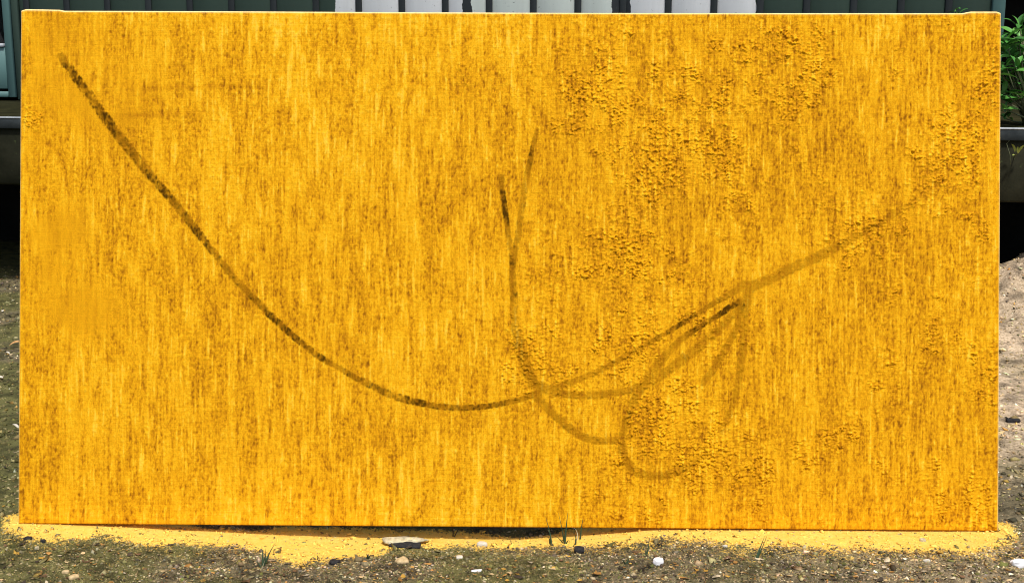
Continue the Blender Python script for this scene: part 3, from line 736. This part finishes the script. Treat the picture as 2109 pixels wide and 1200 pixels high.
# ------------------------------------------------------------------ grass
def blade_mesh(name, pts, w0):
    """curved tapering leaf with a fold along its middle"""
    pts = [Vector(p) for p in pts]; n_ = 9; P = []
    for i in range(n_):
        u = i / (n_ - 1); a_ = pts[0].lerp(pts[1], u); b_ = pts[1].lerp(pts[2], u); P.append(a_.lerp(b_, u))
    V = []; Q_ = []
    for i, p in enumerate(P):
        u = i / (n_ - 1); wd = w0 * (1 - u ** 1.6) * (.7 + .3 * math.sin(math.pi * min(1, u * 2))) + .0002
        V += [p + Vector((-wd, 0, 0)), p + Vector((0, wd * .55, 0)), p + Vector((wd, 0, 0)), p + Vector((0, wd * .25, 0))]
    for i in range(n_ - 1):
        for k_ in range(4):
            k2 = (k_ + 1) % 4; Q_.append((i * 4 + k_, i * 4 + k2, i * 4 + 4 + k2, i * 4 + 4 + k_))
    return mesh_np(name, np.array([tuple(v) for v in V]), Q_, [(0, 1, 2), (0, 2, 3)])
def tuft(name, base_px, blades, label, cat='grass tuft', group=None):
    bpnt = ground_at(*base_px); o = empty(name, bpnt); tag(o, label, cat, group)
    for (b0, mid, tip, wd, m_) in blades:
        p0 = ground_at(*b0); nn = Vector((0, 1, 0))
        dy_ = random.uniform(-.02, .02)
        pm = at_plane(*mid, p0 + Vector((0, dy_ * .5, 0)), nn); p2 = at_plane(*tip, p0 + Vector((0, dy_, 0)), nn)
        p0 = p0 - Vector((0, 0, .006))
        link('blade', blade_mesh('blade', [p0 - bpnt, pm * 2 - (p0 + p2) / 2 - bpnt, p2 - bpnt], wd), M[m_], o)
    return o
gp = 'grass growing at the foot of the canvas'
tuft('grass_tuft', (541, 1170), [((541, 1166), (541, 1146), (539, 1124), 0.0038, 'grass'), ((543, 1165), (546, 1146), (546, 1127), 0.0035, 'grass'), ((545, 1160), (555, 1138), (568, 1117), 0.0035, 'grass'), ((539, 1168), (533, 1160), (526, 1152), 0.0030, 'grass'),
                               ((538, 1171), (542, 1163), (546, 1152), .0018, 'straw')], 'short green grass tuft of three blades at the bulge of the yellow strip', group=gp)
tuft('grass_tuft', (1163, 1119), [((1163, 1119), (1166, 1086), (1170, 1051), 0.0035, 'grass'), ((1163, 1118), (1158, 1092), (1150, 1055), 0.0024, 'grass'), ((1161, 1117), (1150, 1107), (1135, 1099), 0.0022, 'grass'), ((1165, 1120), (1170, 1112), (1174, 1117), 0.0022, 'grass')],
     'tallest grass tuft, with thin blades standing before the canvas', group=gp)
tuft('grass_tuft', (1135, 1118), [((1136, 1120), (1132, 1095), (1123, 1062), 0.0030, 'grass'), ((1134, 1118), (1131, 1108), (1127, 1103), 0.0022, 'grass'), ((1121, 1097), (1113, 1094), (1103, 1096), .0014, 'straw'), ((1136, 1116), (1133, 1100), (1128, 1090), .0014, 'straw')],
     'leaning grass blade with a dry straw, left of the tallest tuft', group=gp)
tuft('grass_tuft', (1187, 1120), [((1184, 1122), (1186, 1108), (1183, 1098), 0.0030, 'grass'), ((1195, 1110), (1197, 1090), (1201, 1065), 0.0030, 'grass'), ((1188, 1112), (1188, 1094), (1177, 1085), .0018, 'straw'), ((1207, 1094), (1218, 1085), (1233, 1076), .0012, 'straw'), ((1178, 1126), (1182, 1122), (1186, 1117), 0.0024, 'grass')],
     'sparse grass tuft with curled dry straw, right of the tallest tuft', group=gp)
tuft('grass_tuft', (1332, 1140), [((1332, 1140), (1336, 1122), (1339, 1100), 0.0023, 'grass'), ((1332, 1142), (1330, 1134), (1334, 1128), 0.0022, 'grass')], 'lone fine grass blade above the white pebble', group=gp)
tuft('grass_tuft', (1556, 1151), [((1556, 1151), (1566, 1126), (1576, 1101), .0034, 'grass'), ((1558, 1150), (1571, 1124), (1580, 1101), .0024, 'grass')], 'thick slanting pair of grass blades right of centre', group=gp)
tuft('grass_tuft', (1053, 1124), [((1053, 1126), (1053, 1118), (1049, 1108), 0.0022, 'grass'), ((1053, 1126), (1055, 1121), (1058, 1117), 0.0022, 'grass')], 'tiny dark grass tuft at the edge of the yellow strip near the middle', group=gp)
tuft('seedling', (757, 1150), [((757, 1150), (757, 1145), (754, 1139), .0042, 'grass'), ((757, 1150), (760, 1146), (764, 1141), .0042, 'grass'), ((756, 1150), (750, 1148), (745, 1147), .0036, 'grass')], 'small dark green seedling left of the tan stone', 'seedling')
tuft('seedling', (1320, 1030 + 128), [((1290, 1160), (1285, 1156), (1280, 1150), .004, 'grass'), ((1290, 1160), (1293, 1154), (1297, 1150), .004, 'grass')], 'small green seedling in the gravel left of the white pebble', 'seedling')
# dark forked twig under the canvas
tb = ground_at(933, 1104); o = empty('forked_twig', tb); tag(o, 'dark forked twig standing under the lifted canvas edge', 'twig')
tops = [at_plane(931, 1084, tb, Vector((0, 1, 0))) - tb, at_plane(945, 1088, tb, Vector((0, 1, 0))) - tb]
for tp in tops:
    v, q, tt = tube([(0, 0, -.01), tp * .5 + Vector((.002, 0, 0)), tp], [.0022, .0018, .0009], 5); link('branch', mesh_np('branch', v, q, tt), M['twig'], o)
# orange leaf lying on the ground left of the canvas
def leaf_mesh(name, L_, Wd_, curl=.15):
    n_ = 7; V = []; Q_ = []
    for i in range(n_):
        u = i / (n_ - 1); wd = Wd_ * math.sin(math.pi * min(1, .06 + u * .94)) ** .8 * (1 - .25 * u) + .0002
        zc = curl * L_ * math.sin(u * 2.2)
        V += [(-wd / 2, u * L_, zc + wd * .18), (0, u * L_, zc), (wd / 2, u * L_, zc + wd * .18)]
    for i in range(n_ - 1):
        for k_ in range(2): Q_.append((i * 3 + k_, i * 3 + k_ + 1, i * 3 + 4 + k_, i * 3 + 3 + k_))
    return mesh_np(name, V, Q_, smooth=True)
p = ground_at(20, 716)
ol = link('fallen_leaf', leaf_mesh('fallen_leaf', .055, .026, .2), M['orange_leaf'], None, (p.x, p.y, float(zg(p.x, p.y)) + .012), (R(8), R(10), R(-80)))
tag(ol, 'orange fallen leaf on dark ground left of the canvas', 'leaf')
g = random.Random(4)
for (px_, py_, lb) in [(6, 645, 'pale dry flake, topmost on the dark ground left of the canvas'), (20, 733, 'pale dry flake just below the orange leaf'), (6, 782, 'pale dry flake at the picture edge below the orange leaf'), (38, 886, 'pale dry flake lowest down, close to the left edge of the canvas')]:
    p = ground_at(px_, py_)
    o = link('pale_flake', leaf_mesh('pale_flake', g.uniform(.02, .035), g.uniform(.014, .022), .2), M['stone'], None, (p.x, p.y, float(zg(p.x, p.y)) + .010), (R(g.uniform(-15, 15)), R(g.uniform(-15, 15)), g.uniform(0, 6)))
    tag(o, lb, 'flake', 'pale flakes left of the canvas')

# ------------------------------------------------------------------ shrub on the platform at the right
bush_y = .24
bo = PA + ey * bush_y
bb = at_plane(2128, 240, bo, nrm); bb.z = PZ
SHB = empty('leafy_shrub', bb); tag(SHB, 'bright green shrub with glossy leaves on the platform before the dark bay', 'shrub')
lm_ = [leaf_mesh('leaf', 1, .40, .10), leaf_mesh('leaf', 1, .34, .22), leaf_mesh('leaf', 1, .46, .05)]
for q in lm_: q.materials.append(M['leaf'])
g = random.Random(11)
def whorl(c, k_, L_, parent, lms, mm_=None):
    a0 = g.uniform(0, 6.28)
    for i in range(k_):
        a_ = a0 + i * 6.283 / k_ + g.uniform(-.35, .35)
        o = link('leaf', g.choice(lms), None, parent, c + Vector((g.uniform(-.01, .01), g.uniform(-.01, .01), g.uniform(-.015, .015))), Euler((R(g.uniform(-25, 50)), R(g.uniform(-25, 25)), a_)))
        l = L_ * g.uniform(.75, 1.2); o.scale = (l, l, l)
tips = [(2070, 88), (2090, 112), (2082, 120), (2074, 150), (2086, 178), (2099, 130), (2070, 112), (2068, 172), (2075, 210), (2098, 160), (2075, 100), (2099, 92), (2072, 135), (2093, 140), (2078, 170), (2103, 165), (2070, 192), (2096, 178), (2106, 120), (2088, 75), (2106, 78), (2072, 245), (2068, 225), (2118, 100), (2122, 150), (2130, 190), (2128, 70), (2140, 120), (2150, 160), (2100, 55), (2060, 150), (2052, 110), (2055, 200), (2084, 155), (2108, 195), (1968, 26), (1975, 34)]
root = Vector((0, 0, 0))
stems = []
for (px_, py_) in tips:
    c = at_plane(px_, py_, bo + ey * g.uniform(-.22, .22), nrm) - bb
    whorl(c, 6 if px_ > 2040 else 3, .092 if px_ > 2040 else .06, SHB, lm_)
    stems.append(tube([Vector((g.uniform(-.05, .05), 0, .0)), Vector((c.x * .5 + g.uniform(-.03, .03), c.y * .5, c.z * .55)), c], [.007, .005, .0025], 5))
link('stem', mesh_np('stem', *join(stems)), M['stem'], SHB)
# pale sprout growing out under the steel edge
sp0 = at_plane(2094, 318, PA - ey * .02, nrm)
SP = empty('ledge_sprout', sp0); tag(SP, 'yellow green sprout growing from the platform face below the steel edge', 'sprout')
sl_ = [leaf_mesh('leaf', 1, .32, .25), leaf_mesh('leaf', 1, .40, .1)]
for q in sl_: q.materials.append(M['sprout'])
for (tx, ty, L_) in [(2078, 297, .055), (2112, 300, .06), (2086, 322, .045), (2098, 300, .035), (2104, 312, .05)]:
    e = at_plane(tx, ty, PA - ey * .07, nrm) - sp0
    d = e.normalized(); o = link('leaf', g.choice(sl_), None, SP, e * .25, d.to_track_quat('Y', 'Z').to_euler()); o.scale = (L_,) * 3
link('stem', mesh_np('stem', *join([tube([(0, .04, -.02), (0, .0, 0), (0, -.01, .01)], [.003, .003, .002], 5), tube([(-.035, .02, .07), (-.06, -.01, .055), (-.045, -.03, .0), (-.04, -.03, -.05)], .0016, 4)])), M['stem'], SP)
bpy.context.view_layer.update()
